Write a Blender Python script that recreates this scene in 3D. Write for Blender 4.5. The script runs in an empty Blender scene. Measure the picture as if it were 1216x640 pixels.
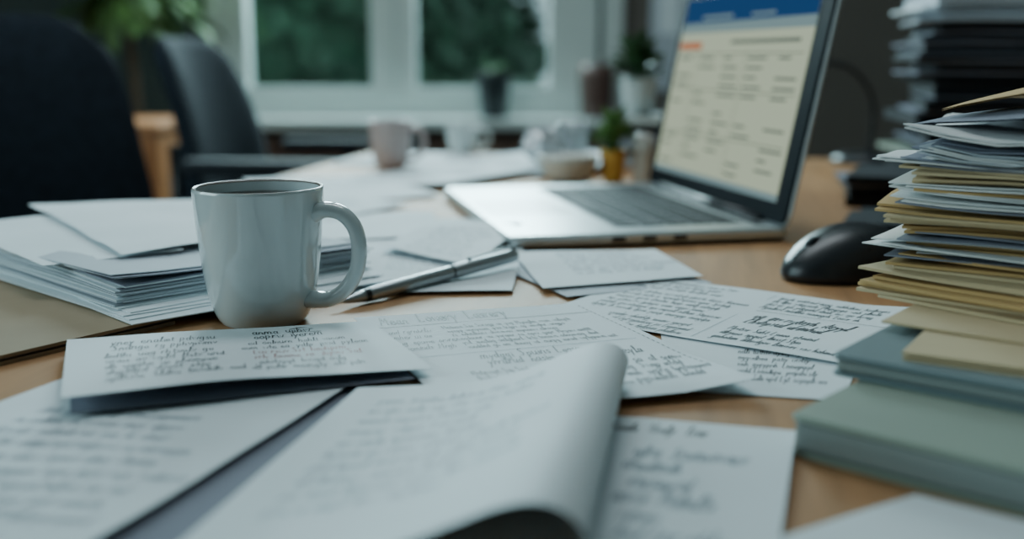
import bpy, math, random
from mathutils import Vector, Matrix, noise
ZD = 0.74            # desk-top height
SC = bpy.context.scene
COL = bpy.context.collection

# ------------------------------------------------------------------ materials
MATS = {}
def mat(name, col, rough=0.5, metal=0.0, noise_amt=0.0, nscale=20.0, bump=0.0, bscale=60.0,
        emit=None, estr=0.0, coat=0.0, sub=0.0, spec=0.5, stretch=None):
    if name in MATS: return MATS[name]
    m = bpy.data.materials.new(name); m.use_nodes = True
    nt = m.node_tree; b = nt.nodes['Principled BSDF']
    b.inputs['Base Color'].default_value = (*col, 1)
    b.inputs['Roughness'].default_value = rough
    b.inputs['Metallic'].default_value = metal
    b.inputs['Specular IOR Level'].default_value = spec
    if coat: b.inputs['Coat Weight'].default_value = coat
    tc = nt.nodes.new('ShaderNodeTexCoord'); mp = nt.nodes.new('ShaderNodeMapping')
    nt.links.new(tc.outputs['Object'], mp.inputs['Vector'])
    if stretch: mp.inputs['Scale'].default_value = stretch
    if noise_amt > 0:
        n = nt.nodes.new('ShaderNodeTexNoise'); n.inputs['Scale'].default_value = nscale
        n.inputs['Detail'].default_value = 5
        nt.links.new(mp.outputs[0], n.inputs['Vector'])
        r = nt.nodes.new('ShaderNodeValToRGB')
        r.color_ramp.elements[0].position = 0.3; r.color_ramp.elements[1].position = 0.7
        r.color_ramp.elements[0].color = (*[c*(1-noise_amt) for c in col], 1)
        r.color_ramp.elements[1].color = (*[min(1, c*(1+noise_amt)) for c in col], 1)
        nt.links.new(n.outputs['Fac'], r.inputs['Fac']); nt.links.new(r.outputs['Color'], b.inputs['Base Color'])
    if bump > 0:
        n2 = nt.nodes.new('ShaderNodeTexNoise'); n2.inputs['Scale'].default_value = bscale
        n2.inputs['Detail'].default_value = 4
        nt.links.new(mp.outputs[0], n2.inputs['Vector'])
        bp = nt.nodes.new('ShaderNodeBump'); bp.inputs['Strength'].default_value = bump
        bp.inputs['Distance'].default_value = 0.002
        nt.links.new(n2.outputs['Fac'], bp.inputs['Height']); nt.links.new(bp.outputs['Normal'], b.inputs['Normal'])
    if emit:
        b.inputs['Emission Color'].default_value = (*emit, 1); b.inputs['Emission Strength'].default_value = estr
    MATS[name] = m
    return m

PAPER = mat('paper', (0.76, 0.835, 0.87), 0.75, noise_amt=0.03, nscale=9, bump=0.12, bscale=25, spec=0.3)
PAPERW = mat('paper_white', (0.78, 0.80, 0.80), 0.75, noise_amt=0.03, nscale=9, spec=0.3)
PAPER2 = mat('paper_grey', (0.47, 0.52, 0.57), 0.75, noise_amt=0.05, nscale=9, spec=0.3)
PAPERD = mat('paper_shadowed_lilac', (0.23, 0.25, 0.31), 0.75, noise_amt=0.08, nscale=9, spec=0.3)  # lilac stack paper; its dark tone also stands in for shade under sheets
INK = mat('ink', (0.010, 0.018, 0.027), 0.6, noise_amt=0.15, nscale=50)
INKR = mat('ink_red', (0.40, 0.13, 0.12), 0.6, noise_amt=0.1, nscale=50)
INKL = mat('ink_light', (0.17, 0.23, 0.28), 0.6, noise_amt=0.1, nscale=50)
MANILA = mat('manila_card', (0.54, 0.35, 0.14), 0.7, noise_amt=0.08, nscale=14, bump=0.1)
MANILA2 = mat('manila_card_pale', (0.56, 0.44, 0.26), 0.7, noise_amt=0.08, nscale=14)
MANILAB = mat('manila_card_brown', (0.32, 0.24, 0.15), 0.7, noise_amt=0.08, nscale=14)
CERAM = mat('mug_ceramic', (0.60, 0.68, 0.70), 0.09, noise_amt=0.02, nscale=8, coat=0.8)
CERAMR = mat('mug_rim_glaze', (0.20, 0.16, 0.14), 0.25, noise_amt=0.2, nscale=60)
COFFEE = mat('coffee', (0.035, 0.02, 0.012), 0.08, noise_amt=0.1)
WOOD = mat('desk_wood', (0.43, 0.22, 0.095), 0.55, noise_amt=0.16, nscale=7, bump=0.05, bscale=40, stretch=(9, 0.8, 1), spec=.3)
WOODC = mat('cabinet_wood', (0.42, 0.17, 0.06), 0.5, noise_amt=0.2, nscale=6, stretch=(1, 1, 7))
ALU = mat('aluminium', (0.62, 0.68, 0.70), 0.32, 0.8, noise_amt=0.02, nscale=80)
BLACK = mat('black_plastic', (0.010, 0.012, 0.016), 0.34, noise_amt=0.1)
BEZEL = mat('screen_bezel', (0.008, 0.012, 0.016), 0.5, noise_amt=0.1, spec=.08)
BLACKM = mat('black_matte', (0.014, 0.018, 0.024), 0.7, noise_amt=0.15, nscale=30, spec=.3)
KEY = mat('key_plastic', (0.010, 0.013, 0.016), 0.6, noise_amt=0.1, spec=.15)
KEYW = mat('keyboard_well', (0.20, 0.22, 0.23), 0.5, noise_amt=0.05, spec=.3)
FABRIC = mat('chair_fabric', (0.010, 0.016, 0.024), 0.9, noise_amt=0.25, nscale=60, bump=0.4, bscale=300, spec=.2)
CHROME = mat('pen_metal', (0.42, 0.46, 0.48), 0.36, 0.85, noise_amt=0.02)
PEND = mat('pen_dark', (0.05, 0.055, 0.06), 0.3, 0.6, noise_amt=0.05)
WALL = mat('wall_paint', (0.13, 0.115, 0.10), 0.9, noise_amt=0.05, nscale=3, bump=0.05)
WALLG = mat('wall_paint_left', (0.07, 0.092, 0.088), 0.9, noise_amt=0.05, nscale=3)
CEIL = mat('ceiling_paint', (0.5, 0.52, 0.5), 0.9, noise_amt=0.03, nscale=3)
FLOOR = mat('floor_carpet', (0.08, 0.075, 0.07), 0.95, noise_amt=0.2, nscale=80, bump=0.3, bscale=200)
FRAME = mat('window_frame_paint', (0.54, 0.60, 0.58), 0.5, noise_amt=0.03, nscale=5)
RADI = mat('radiator_enamel', (0.16, 0.095, 0.07), 0.5, noise_amt=0.05)
GREENB = mat('book_cover_green', (0.275, 0.335, 0.275), 0.55, noise_amt=0.06, nscale=12, bump=0.08)
BLUEB = mat('book_cover_blue', (0.16, 0.225, 0.24), 0.5, noise_amt=0.05, nscale=12)
PAGES = mat('book_pages', (0.24, 0.28, 0.27), 0.8, noise_amt=0.12, nscale=200, stretch=(0.05, 0.05, 8))
LEAF = mat('leaf', (0.035, 0.10, 0.03), 0.5, noise_amt=0.35, nscale=12)
LEAF2 = mat('leaf_bright', (0.10, 0.21, 0.05), 0.5, noise_amt=0.35, nscale=12)
TREEL = mat('tree_leaf', (0.048, 0.12, 0.068), 0.7, noise_amt=0.5, nscale=2)
BARK = mat('bark', (0.10, 0.07, 0.045), 0.9, noise_amt=0.3, nscale=20)
SOIL = mat('soil', (0.03, 0.02, 0.015), 0.95, noise_amt=0.3, nscale=60)
POTW = mat('pot_white', (0.55, 0.60, 0.59), 0.35, noise_amt=0.03)
POTB = mat('pot_dark', (0.02, 0.03, 0.035), 0.4, noise_amt=0.1)
POTBR = mat('pot_brown', (0.10, 0.055, 0.045), 0.5, noise_amt=0.15)
POTY = mat('pot_yellow', (0.62, 0.34, 0.06), 0.35, noise_amt=0.08)
PINK = mat('mug_pink', (0.50, 0.40, 0.385), 0.25, noise_amt=0.05)
CREAM = mat('cream_ceramic', (0.55, 0.54, 0.49), 0.35, noise_amt=0.04)
SILV = mat('silver_foil', (0.5, 0.53, 0.55), 0.35, 0.6, noise_amt=0.1)
SCR = mat('screen_panel', (0.01, 0.01, 0.01), 0.5, emit=(0.47, 0.55, 0.40), estr=0.90, spec=0)
SCRB = mat('screen_blue', (0.01, 0.01, 0.01), 0.5, emit=(0.010, 0.075, 0.24), estr=0.6, spec=0)
SCRG = mat('screen_grey', (0.01, 0.01, 0.01), 0.5, emit=(0.25, 0.38, 0.40), estr=0.7, spec=0)
SCRO = mat('screen_orange', (0.01, 0.01, 0.01), 0.5, emit=(0.65, 0.22, 0.10), estr=0.7, spec=0)
SCRT = mat('screen_text', (0.01, 0.01, 0.01), 0.5, emit=(0.14, 0.18, 0.16), estr=0.7, spec=0)
LAMP = mat('lamp_diffuser', (0.8, 0.8, 0.8), 0.5, emit=(0.85, 0.95, 1.0), estr=0.8)
GRASS = mat('grass', (0.06, 0.10, 0.05), 0.9, noise_amt=0.4, nscale=2)

def glass_mat():
    m = bpy.data.materials.new('window_glass'); m.use_nodes = True
    nt = m.node_tree; nt.nodes.clear()
    o = nt.nodes.new('ShaderNodeOutputMaterial'); mx = nt.nodes.new('ShaderNodeMixShader')
    t = nt.nodes.new('ShaderNodeBsdfTransparent'); g = nt.nodes.new('ShaderNodeBsdfGlossy')
    t.inputs[0].default_value = (0.88, 0.97, 0.96, 1); g.inputs['Roughness'].default_value = 0.03
    mx.inputs[0].default_value = 0.05
    nt.links.new(t.outputs[0], mx.inputs[1]); nt.links.new(g.outputs[0], mx.inputs[2]); nt.links.new(mx.outputs[0], o.inputs[0])
    return m
GLASS = glass_mat()
CLEAR = mat('clear_glass', (0.85, 0.9, 0.92), 0.08); CLEAR.node_tree.nodes['Principled BSDF'].inputs['Transmission Weight'].default_value = 0.75

# ------------------------------------------------------------------ mesh builder
class MB:
    def __init__(s): s.v=[]; s.f=[]; s.m=[]; s.mats=[]; s.sm=[]
    def mi(s, m):
        if m not in s.mats: s.mats.append(m)
        return s.mats.index(m)
    def add(s, vs, fs, m, smooth=False):
        o=len(s.v); s.v += [tuple(p) for p in vs]; k=s.mi(m)
        for f in fs: s.f.append(tuple(i+o for i in f)); s.m.append(k); s.sm.append(smooth)
    def box(s, lo, hi, m, M=None, bev=0.0):
        x0,y0,z0=lo; x1,y1,z1=hi
        if bev<=0:
            vs=[(x0,y0,z0),(x1,y0,z0),(x1,y1,z0),(x0,y1,z0),(x0,y0,z1),(x1,y0,z1),(x1,y1,z1),(x0,y1,z1)]
            fs=[(0,3,2,1),(4,5,6,7),(0,1,5,4),(1,2,6,5),(2,3,7,6),(3,0,4,7)]
        else:
            b=bev; rings=[]
            def ring(z,ins):
                r=[]
                for cx,cy,a0 in ((x1-b,y1-b,0),(x0+b,y1-b,90),(x0+b,y0+b,180),(x1-b,y0+b,270)):
                    for k in range(4):
                        a=math.radians(a0+k*30); r.append((cx+(b-ins)*math.cos(a),cy+(b-ins)*math.sin(a),z))
                return r
            e=min(b,(z1-z0)/2.01)*0.5
            rings=[ring(z0,e),ring(z0+e,0),ring(z1-e,0),ring(z1,e)]
            vs=[p for r in rings for p in r]; n=16; fs=[]
            for j in range(3):
                for i in range(n):
                    fs.append((j*n+i,j*n+(i+1)%n,(j+1)*n+(i+1)%n,(j+1)*n+i))
            fs.append(tuple(range(n-1,-1,-1))); fs.append(tuple(range(3*n,4*n)))
        if M: vs=[M@Vector(p) for p in vs]
        s.add(vs,fs,m)
    def lathe(s, prof, m, c=(0,0,0), n=48, M=None):
        vs=[];fs=[]
        for r,z in prof:
            for i in range(n):
                a=2*math.pi*i/n; vs.append((c[0]+r*math.cos(a),c[1]+r*math.sin(a),c[2]+z))
        for j in range(len(prof)-1):
            for i in range(n):
                fs.append((j*n+i,j*n+(i+1)%n,(j+1)*n+(i+1)%n,(j+1)*n+i))
        if M: vs=[M@Vector(p) for p in vs]
        s.add(vs,fs,m,True)
    def tube(s, pts, rad, m, n=12, ell=1.0, up=(0,0,1)):
        pts=[Vector(p) for p in pts]
        if not isinstance(rad,(list,tuple)): rad=[rad]*len(pts)
        vs=[];fs=[];up=Vector(up)
        for k,p in enumerate(pts):
            t=(pts[min(k+1,len(pts)-1)]-pts[max(k-1,0)]).normalized()
            a=t.cross(up)
            if a.length<1e-3: a=t.cross(Vector((1,0,0)))
            a.normalize(); b=a.cross(t).normalized()
            for i in range(n):
                th=2*math.pi*i/n; vs.append(p+a*rad[k]*ell*math.cos(th)+b*rad[k]*math.sin(th))
        for j in range(len(pts)-1):
            for i in range(n): fs.append((j*n+i,j*n+(i+1)%n,(j+1)*n+(i+1)%n,(j+1)*n+i))
        fs.append(tuple(range(n-1,-1,-1))); fs.append(tuple(range((len(pts)-1)*n,len(pts)*n)))
        s.add(vs,fs,m,True)
    def obj(s, name, parent=None, loc=None, rotz=0.0, bevel=0.0):
        me=bpy.data.meshes.new(name); me.from_pydata(s.v,[],s.f); me.update()
        for m in s.mats: me.materials.append(m)
        me.polygons.foreach_set('material_index',s.m); me.polygons.foreach_set('use_smooth',s.sm)
        o=bpy.data.objects.new(name,me); COL.objects.link(o)
        if loc: o.location=loc
        o.rotation_euler[2]=rotz
        if parent: o.parent=parent
        if bevel>0:
            md=o.modifiers.new('bevel','BEVEL'); md.width=bevel; md.segments=2; md.limit_method='ANGLE'
        return o
def empty(name, loc=(0,0,0), rotz=0.0):
    e=bpy.data.objects.new(name,None); COL.objects.link(e); e.location=loc; e.rotation_euler[2]=rotz
    e.empty_display_size=0.05
    return e
def catmull(pts, n=6):
    P=[Vector(p) for p in pts]; P=[P[0]*2-P[1]]+P+[P[-1]*2-P[-2]]; out=[]
    for i in range(1,len(P)-2):
        for k in range(n):
            t=k/n; a,b,c,d=P[i-1],P[i],P[i+1],P[i+2]
            out.append(0.5*((2*b)+(c-a)*t+(2*a-5*b+4*c-d)*t*t+(3*b-a-3*c+d)*t**3))
    out.append(P[-2]); return out

# ------------------------------------------------------------------ writing
GL = {
 'e':(0.75,[[(0,.5),(.5,.55),(.45,.9),(.2,1),(0,.6),(.1,.1),(.4,0),(.7,.2)]]),
 'l':(0.5,[[(0,0),(.25,1.1),(.3,2),(.15,1.9),(.12,.5),(.25,0),(.5,.2)]]),
 'n':(0.8,[[(0,0),(.05,1)],[(.05,.7),(.3,1),(.5,.8),(.52,0),(.7,.1)]]),
 'm':(1.1,[[(0,0),(.05,1)],[(.05,.7),(.25,1),(.4,.8),(.42,0)],[(.42,.7),(.65,1),(.8,.8),(.82,0),(1,.1)]]),
 'o':(0.75,[[(.3,1),(.05,.7),(.05,.3),(.3,0),(.55,.3),(.55,.7),(.3,1)]]),
 'a':(0.8,[[(.5,.9),(.2,1),(0,.5),(.2,0),(.5,.3),(.52,1),(.52,.1),(.7,0)]]),
 'r':(0.6,[[(0,0),(.05,1)],[(.05,.6),(.25,.95),(.5,.95)]]),
 's':(0.6,[[(.45,.9),(.2,1),(.05,.75),(.4,.35),(.3,.02),(0,.1)]]),
 't':(0.55,[[(.2,1.7),(.2,.2),(.35,0),(.5,.1)],[(0,1.05),(.45,1.1)]]),
 'i':(0.35,[[(.1,1),(.1,.1),(.25,0)],[(.1,1.35),(.13,1.45)]]),
 'u':(0.8,[[(0,1),(.02,.3),(.2,0),(.5,.3),(.52,1),(.52,.1),(.7,0)]]),
 'd':(0.8,[[(.5,.8),(.2,1),(0,.5),(.2,0),(.5,.3),(.55,1.9),(.55,.1),(.7,0)]]),
 'p':(0.8,[[(.05,1),(.05,-.8)],[(.05,.8),(.35,1),(.55,.5),(.3,0),(.05,.2)]]),
 'g':(0.8,[[(.5,.8),(.2,1),(0,.5),(.2,0),(.5,.3),(.5,1),(.5,-.6),(.2,-.8),(0,-.5)]]),
 'h':(0.8,[[(0,0),(.05,1.9)],[(.05,.6),(.3,1),(.5,.7),(.5,0)]]),
 'y':(0.75,[[(0,1),(.25,.1)],[(.55,1),(.25,.1),(.05,-.8)]]),
 'v':(0.6,[[(0,1),(.25,0),(.5,1)]]),
 'w':(0.95,[[(0,1),(.2,0),(.42,.9),(.65,0),(.85,1)]]),
 'L':(0.9,[[(.05,2),(.05,0),(.6,0)]]),
 'S':(0.9,[[(.6,1.8),(.3,2),(.05,1.6),(.55,.6),(.35,0),(0,.2)]]),
 'M':(1.2,[[(0,0),(.1,2),(.45,.7),(.8,2),(.9,0)]]),
 'T':(0.95,[[(0,1.95),(.8,2.05)],[(.4,2),(.38,0)]]),
 'V':(0.9,[[(0,2),(.35,0),(.75,2)]]),
}
KS=[k for k in GL if k.islower()]
def word(txt, x, y, h, slant=0.25, jit=0.05, rng=random, vs=1.7):
    out=[]
    for ch in txt:
        if ch==' ': x+=h*0.9; continue
        if ch not in GL: ch='o'
        w,st=GL[ch]; sc=h*(1+rng.uniform(-jit,jit)); dy=rng.uniform(-jit,jit)*h
        for pl in st:
            out.append([(x+(px+py*slant)*sc, y-(py*sc*vs)-dy) for px,py in pl])
        x+=w*sc*1.05
    return out, x
def textblock(rng, x0, y0, x1, lines, lh, h, slant=0.25, jit=0.12, ragged=0.3, indent=0.0, vs=1.7):
    out=[]
    for i in range(lines):
        x=x0+rng.uniform(0,indent); end=x1-(x1-x0)*rng.uniform(0,ragged)
        while x<end:
            n=rng.randint(2,8); w=''.join(rng.choice(KS) for _ in range(n))
            if rng.random()<.15: w=rng.choice('LSM')+w
            pl,x=word(w,x,y0+i*lh+rng.uniform(-.04,.04)*h,h,slant,jit,rng,vs); out+=pl; x+=h*rng.uniform(.6,1.1)
    return out

class Sheet:
    """a sheet of paper defined by its 4 corners (desk coords); writing is mapped onto its surface"""
    def __init__(s, corners, amp=0.0006, seed=1, zf=None):
        s.c=[Vector(p) for p in corners]; s.amp=amp; s.seed=seed; s.zf=zf
        s.w=(s.c[1]-s.c[0]).length; s.h=(s.c[3]-s.c[0]).length
        s.mb=MB()
    def P(s,u,v):
        a,b,c,d=s.c
        p=a*(1-u)*(1-v)+b*u*(1-v)+c*u*v+d*(1-u)*v
        z=p.z+s.amp*(0.5+noise.noise(Vector((p.x*14,p.y*14,s.seed*3.7))))
        if s.zf: z+=s.zf(u,v)
        return Vector((p.x,p.y,z+ZD))
    def paper(s,m=PAPER,nx=24,ny=24,th=0.00025):
        vs=[];fs=[]
        for j in range(ny+1):
            for i in range(nx+1): vs.append(s.P(i/nx,j/ny))
        W=nx+1; N=len(vs)
        for j in range(ny):
            for i in range(nx): fs.append((j*W+i,(j+1)*W+i,(j+1)*W+i+1,j*W+i+1))
        low=[v-Vector((0,0,th)) for v in vs]
        fs2=[tuple(reversed([i+N for i in f])) for f in fs]
        s.mb.add(vs+low,fs+fs2,m,True)
        return s
    def ink(s,pls,width=0.0003,m=INK,off=0.0002):
        vs=[];fs=[]
        for pl in pls:
            o=len(vs); n=len(pl)
            for k,(x,y) in enumerate(pl):
                x0,y0=pl[max(k-1,0)]; x1,y1=pl[min(k+1,n-1)]
                dx,dy=x1-x0,y1-y0; L=math.hypot(dx,dy) or 1; nx_,ny_=-dy/L*width/2,dx/L*width/2
                for sx in (1,-1):
                    u=(x+sx*nx_)/s.w; v=(y+sx*ny_*1.4)/s.h
                    u=min(max(u,0.005),.995); v=min(max(v,.005),.995)
                    p=s.P(u,v); p.z+=off; vs.append(p)
            for k in range(n-1): fs.append((o+2*k,o+2*k+1,o+2*k+3,o+2*k+2))
        s.mb.add(vs,fs,m)
        return s
    def obj(s,name): return s.mb.obj(name)

R=random.Random(7)

# ------------------------------------------------------------------ desk
def desk():
    ang=math.radians(-10.6)
    e=empty('desk',(-0.266,2.05,0),ang)
    mb=MB(); mb.box((0,-2.2,ZD-0.03),(1.65,0,ZD),WOOD,bev=0.004); mb.obj('desk_top',e)
    mb=MB()
    for x in (0.06,1.53):
        for y in (-2.13,-0.12): mb.box((x,y,0),(x+.06,y+.06,ZD-.03),BLACKM)
    mb.box((0.12,-.11,ZD-.09),(1.53,-.07,ZD-.03),BLACKM); mb.box((0.12,-2.12,ZD-.09),(1.53,-2.08,ZD-.03),BLACKM)
    mb.obj('frame',e)
desk()

# ------------------------------------------------------------------ foreground sheets
# sheet of small handwriting in front of the mug
s=Sheet([(-.265,.622,.008),(-.091,.671,.007),(-.043,.562,.007),(-.214,.490,.014)],.001,2,
        zf=lambda u,v:.002*math.sin(u*3.1)*v).paper()
r=random.Random(3)
s.ink(textblock(r,.024,.028,.085,2,.0150,.0038,.2,.15,.35),.00055)
s.ink(textblock(r,.020,.062,.085,5,.0138,.0036,.2,.15,.35),.00050)
s.ink(textblock(r,.098,.022,.150,2,.013,.0042,.2,.15,.5,.01),.00065)
s.ink(textblock(r,.090,.052,.165,2,.0140,.0034,.2,.12,.2,.01),.00045)
s.ink(textblock(r,.095,.080,.160,2,.0135,.0034,.2,.12,.3,.01),.00045,INKR)
s.ink(textblock(r,.088,.108,.150,2,.0130,.0034,.2,.12,.3,.01),.00045)
s.ink([[(.128,.012),(.136,.008),(.142,.014),(.130,.022),(.145,.024)]],.0009)
s.obj('handwritten_note')
s=Sheet([(-.262,.617,.0045),(-.096,.664,.0045),(-.052,.553,.0045),(-.210,.490,.006)],.0008,5).paper(PAPERD); s.obj('handwritten_note')  # dark colour stands in for the shade below the note's raised edge

# central document with a hand-written heading
s=Sheet([(-.105,.696,.0032),(.049,.741,.0032),(.128,.540,.0052),(-.026,.495,.0032)],.0006,4,
        zf=lambda u,v:.003*max(0,u-.75)*max(0,v-.7)*16).paper()
r=random.Random(11)
pl,x=word('Mean',.012,.026,.0050,.3,.05,r,2.0); s.ink(pl,.0011)
pl,x=word('Lowery',x+.007,.024,.0054,.3,.05,r,2.2); s.ink(pl,.0012)
pl,x=word('Lasrery',x+.006,.024,.0054,.3,.05,r,2.2); s.ink(pl,.0012)
s.ink([[(.006,.0335),(.100,.0315),(.152,.030)]],.0006)
s.ink(textblock(r,.046,.048,.142,6,.0100,.0025,.03,.03,.3,vs=1.6),.00045)
s.ink(textblock(r,.010,.052,.040,4,.0135,.0030,.3,.15,.4),.00045)
s.ink(textblock(r,.045,.122,.140,2,.0135,.0040,.3,.15,.3),.0007)
s.ink(textblock(r,.030,.152,.098,5,.0105,.0025,.03,.03,.35,vs=1.6),.00045)
s.ink(textblock(r,.106,.155,.146,4,.0125,.0034,.3,.15,.4),.0006)
for k in range(28): s.ink([[(.1535+.0001*k,.01+k*.006),(.1535+.0001*k,.0135+k*.006)]],.0006)
s.ink([[(.012,.108),(.148,.106)]],.0004,INKL)
s.obj('printed_document')

# right document
s=Sheet([(.109,.842,.0022),(.285,.712,.0022),(.192,.588,.0022),(.017,.717,.0016)],.0007,6,
        zf=lambda u,v:.004*max(0,u-.8)*max(0,.5-v)*10).paper()
r=random.Random(21)
s.ink(textblock(r,.012,.016,.092,3,.0110,.0025,.03,.03,.3,vs=1.7),.00045)
s.ink(textblock(r,.015,.056,.106,6,.0108,.0025,.03,.03,.25,vs=1.7),.00045)
s.ink(textblock(r,.118,.022,.200,4,.0112,.0027,.1,.05,.4),.0005)
s.ink(textblock(r,.126,.084,.200,2,.0150,.0044,.3,.2,.35),.0009)
s.ink(textblock(r,.125,.120,.195,3,.0120,.0029,.1,.05,.3),.0006)
s.ink(textblock(r,.040,.128,.110,3,.0110,.0027,.1,.05,.3),.0005)
s.ink([[(.112,.01),(.115,.15)]],.0004,INKL); s.ink([[(.120,.064),(.21,.062)]],.0004)
s.obj('printed_document')
s=Sheet([(.095,.672,.0006),(.225,.650,.0006),(.168,.528,.0006),(.085,.545,.0006)],.0003,8).paper()
s.ink(textblock(random.Random(5),.05,.02,.12,7,.0135,.0030,.1,.08,.4),.0005)
s.obj('printed_document')

# bottom-left sheet
s=Sheet([(-.236,.575,.0026),(-.083,.553,.0029),(-.170,.285,.005),(-.33,.31,.002)],.0015,9).paper()
r=random.Random(8)
s.ink(textblock(r,.03,.075,.135,11,.0150,.0034,.05,.05,.3,vs=1.4),.00045,INKL)
s.obj('printed_document')
# sheet lying beneath; its dark colour paints the shade in the gap
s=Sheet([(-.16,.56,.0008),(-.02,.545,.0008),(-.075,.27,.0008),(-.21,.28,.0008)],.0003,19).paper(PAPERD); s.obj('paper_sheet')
# sheet under roll, right of centre
s=Sheet([(.018,.509,.0014),(.131,.474,.0030),(.082,.315,.0020),(-.03,.35,.0014)],.0008,12).paper()
r=random.Random(9)
pl,x=word('Suaile',.034,.020,.0034,.2,.1,r); s.ink(pl,.0008); pl,x=word('Vroly',x+.004,.020,.0036,.2,.1,r); s.ink(pl,.0008); pl,x=word('Trar',x+.004,.020,.0036,.2,.1,r); s.ink(pl,.0008)
s.ink(textblock(r,.046,.050,.088,6,.0165,.0044,.3,.2,.5,.02),.0009,INKL)
s.obj('handwritten_note')
s=Sheet([(.160,.402,.002),(.235,.345,.002),(.12,.23,.002),(.03,.325,.002)],.001,13).paper(); s.obj('paper_sheet')

# curled-over page
def curled():
    mb=MB()
    prof=[(0,.0068),(.03,.0070),(.06,.0085),(.085,.0135),(.103,.0205),(.117,.0270),(.129,.0300),(.139,.0275),(.1445,.0205),(.1440,.0125),(.137,.0070),(.122,.0050),(.095,.0048),(.05,.0048)]
    pr=catmull([(a,b,0) for a,b in prof],6)
    O=Vector((-.079,.531,0)); wd=Vector((.992,.10,0)).normalized(); dd=Vector((-.20,-.98,0)).normalized()
    L=.222; ny=24; vs=[];fs=[]
    n=len(pr)
    top_n=next(i for i in range(n) if pr[i].x>=.143)
    def S(k,t):
        p=pr[k]
        z=.0048+(p.y-.0048)*(0.90+.08*t)
        if k<top_n: z+=.006*t**2*math.sin(math.pi*min(1,max(0,(p.x-.03)/.11)))
        q=O+wd*(p.x*(.97+.05*t))+dd*(L*t)
        q=q+Vector((0,0,z+ZD+.0006*noise.noise(Vector((p.x*20,t*3,5)))))
        return q
    for j in range(ny+1):
        for k in range(n): vs.append(S(k,j/ny))
    for j in range(ny):
        for k in range(n-1): fs.append((j*n+k,(j+1)*n+k,(j+1)*n+k+1,j*n+k+1))
    mb.add(vs,fs,PAPER,True)
    arc=[0]
    for k in range(1,n): arc.append(arc[-1]+(pr[k]-pr[k-1]).length)
    def A(x,t):
        for k in range(1,n):
            if arc[k]>=x:
                f=(x-arc[k-1])/(arc[k]-arc[k-1]); return S(k-1,t).lerp(S(k,t),f)
        return S(n-1,t)
    pls=textblock(random.Random(4),.02,.03,.105,10,.0150,.0032,.05,.05,.35,vs=1.4)
    vs=[];fs=[]
    for pl in pls:
        o=len(vs)
        for k,(x,y) in enumerate(pl):
            x0,y0=pl[max(k-1,0)]; x1,y1=pl[min(k+1,len(pl)-1)]
            dx,dy=x1-x0,y1-y0; Ln=math.hypot(dx,dy) or 1
            for sx in (1,-1):
                p=A(x-sx*dy/Ln*.0002,(y+sx*dx/Ln*.0002)/L); p.z+=.0003; vs.append(p)
        for k in range(len(pl)-1): fs.append((o+2*k,o+2*k+1,o+2*k+3,o+2*k+2))
    mb.add(vs,fs,INKL)
    o=mb.obj('curled_page')
curled()

# ------------------------------------------------------------------ mug
def mug(name,loc,R0,Hh,hang,mo,mrim=None,mliq=COFFEE,handle=True,s=1.0):
    e=empty(name,(loc[0],loc[1],loc[2]+ZD),hang)
    k=R0/.0423; h=Hh/.0905
    mb=MB()
    prof=[(0.0,.003),(.020,.003),(.022,0),(.0262,0),(.0282,.0018),(.0308,.006),(.0332,.012),(.0354,.021),(.0375,.033),(.0395,.050),(.0410,.068),(.0420,.084),(.0423,.0885)]
    pp=[(0.0001,.003)]+[tuple(q)[:2] for q in catmull([(a,b,0) for a,b in prof[1:]],4)]
    mb.lathe([(a*k,b*h) for a,b in pp],mo,n=96)
    mb.lathe([(a*k,b*h) for a,b in [(.0423,.0885),(.0422,.0896),(.0418,.0903)]],mo,n=96)
    mb.lathe([(a*k,b*h) for a,b in [(.0418,.0903),(.0412,.0906),(.0404,.0903),(.0398,.0892)]],mrim or mo,n=96)
    ins=[(.0398,.0892),(.0392,.075),(.0380,.055),(.0355,.030),(.031,.012),(.025,.007),(.0001,.006)]
    mb.lathe([(a*k,b*h) for a,b in ins],mo,n=96)
    mb.obj('body',e)
    if handle:
        hp=[(.0385,0,.0735),(.047,0,.0765),(.058,0,.0745),(.0665,0,.066),(.0695,0,.053),(.0675,0,.038),(.0595,0,.025),(.048,0,.0175),(.0335,0,.0165)]
        pts=catmull([(a*k,0,c*h) for a,b,c in hp],6); n=len(pts)
        rad=[.0048*k*(1+.25*abs(2*i/(n-1)-1)**3) for i in range(n)]
        m2=MB()
        vs=[];fs=[];N=20
        for i,p in enumerate(pts):
            t=(pts[min(i+1,n-1)]-pts[max(i-1,0)]).normalized(); a=Vector((0,1,0)); b=a.cross(t).normalized()
            for q in range(N):
                th=2*math.pi*q/N; vs.append(p+a*rad[i]*1.35*math.cos(th)+b*rad[i]*math.sin(th))
        for j in range(n-1):
            for i in range(N): fs.append((j*N+i,j*N+(i+1)%N,(j+1)*N+(i+1)%N,(j+1)*N+i))
        m2.add(vs,fs,mo,True); m2.obj('handle',e)
    if mliq:
        m3=MB(); m3.lathe([(.0001,.083*h),(.0393*k,.083*h)],mliq,n=64); m3.obj('coffee',e)
mug('coffee_mug',(-.166,.702,0),.0423,.0905,math.radians(-14),CERAM,CERAMR)
mug('coffee_mug',(-.193,1.72,.0025),.034,.074,math.radians(-10),PINK)

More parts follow.
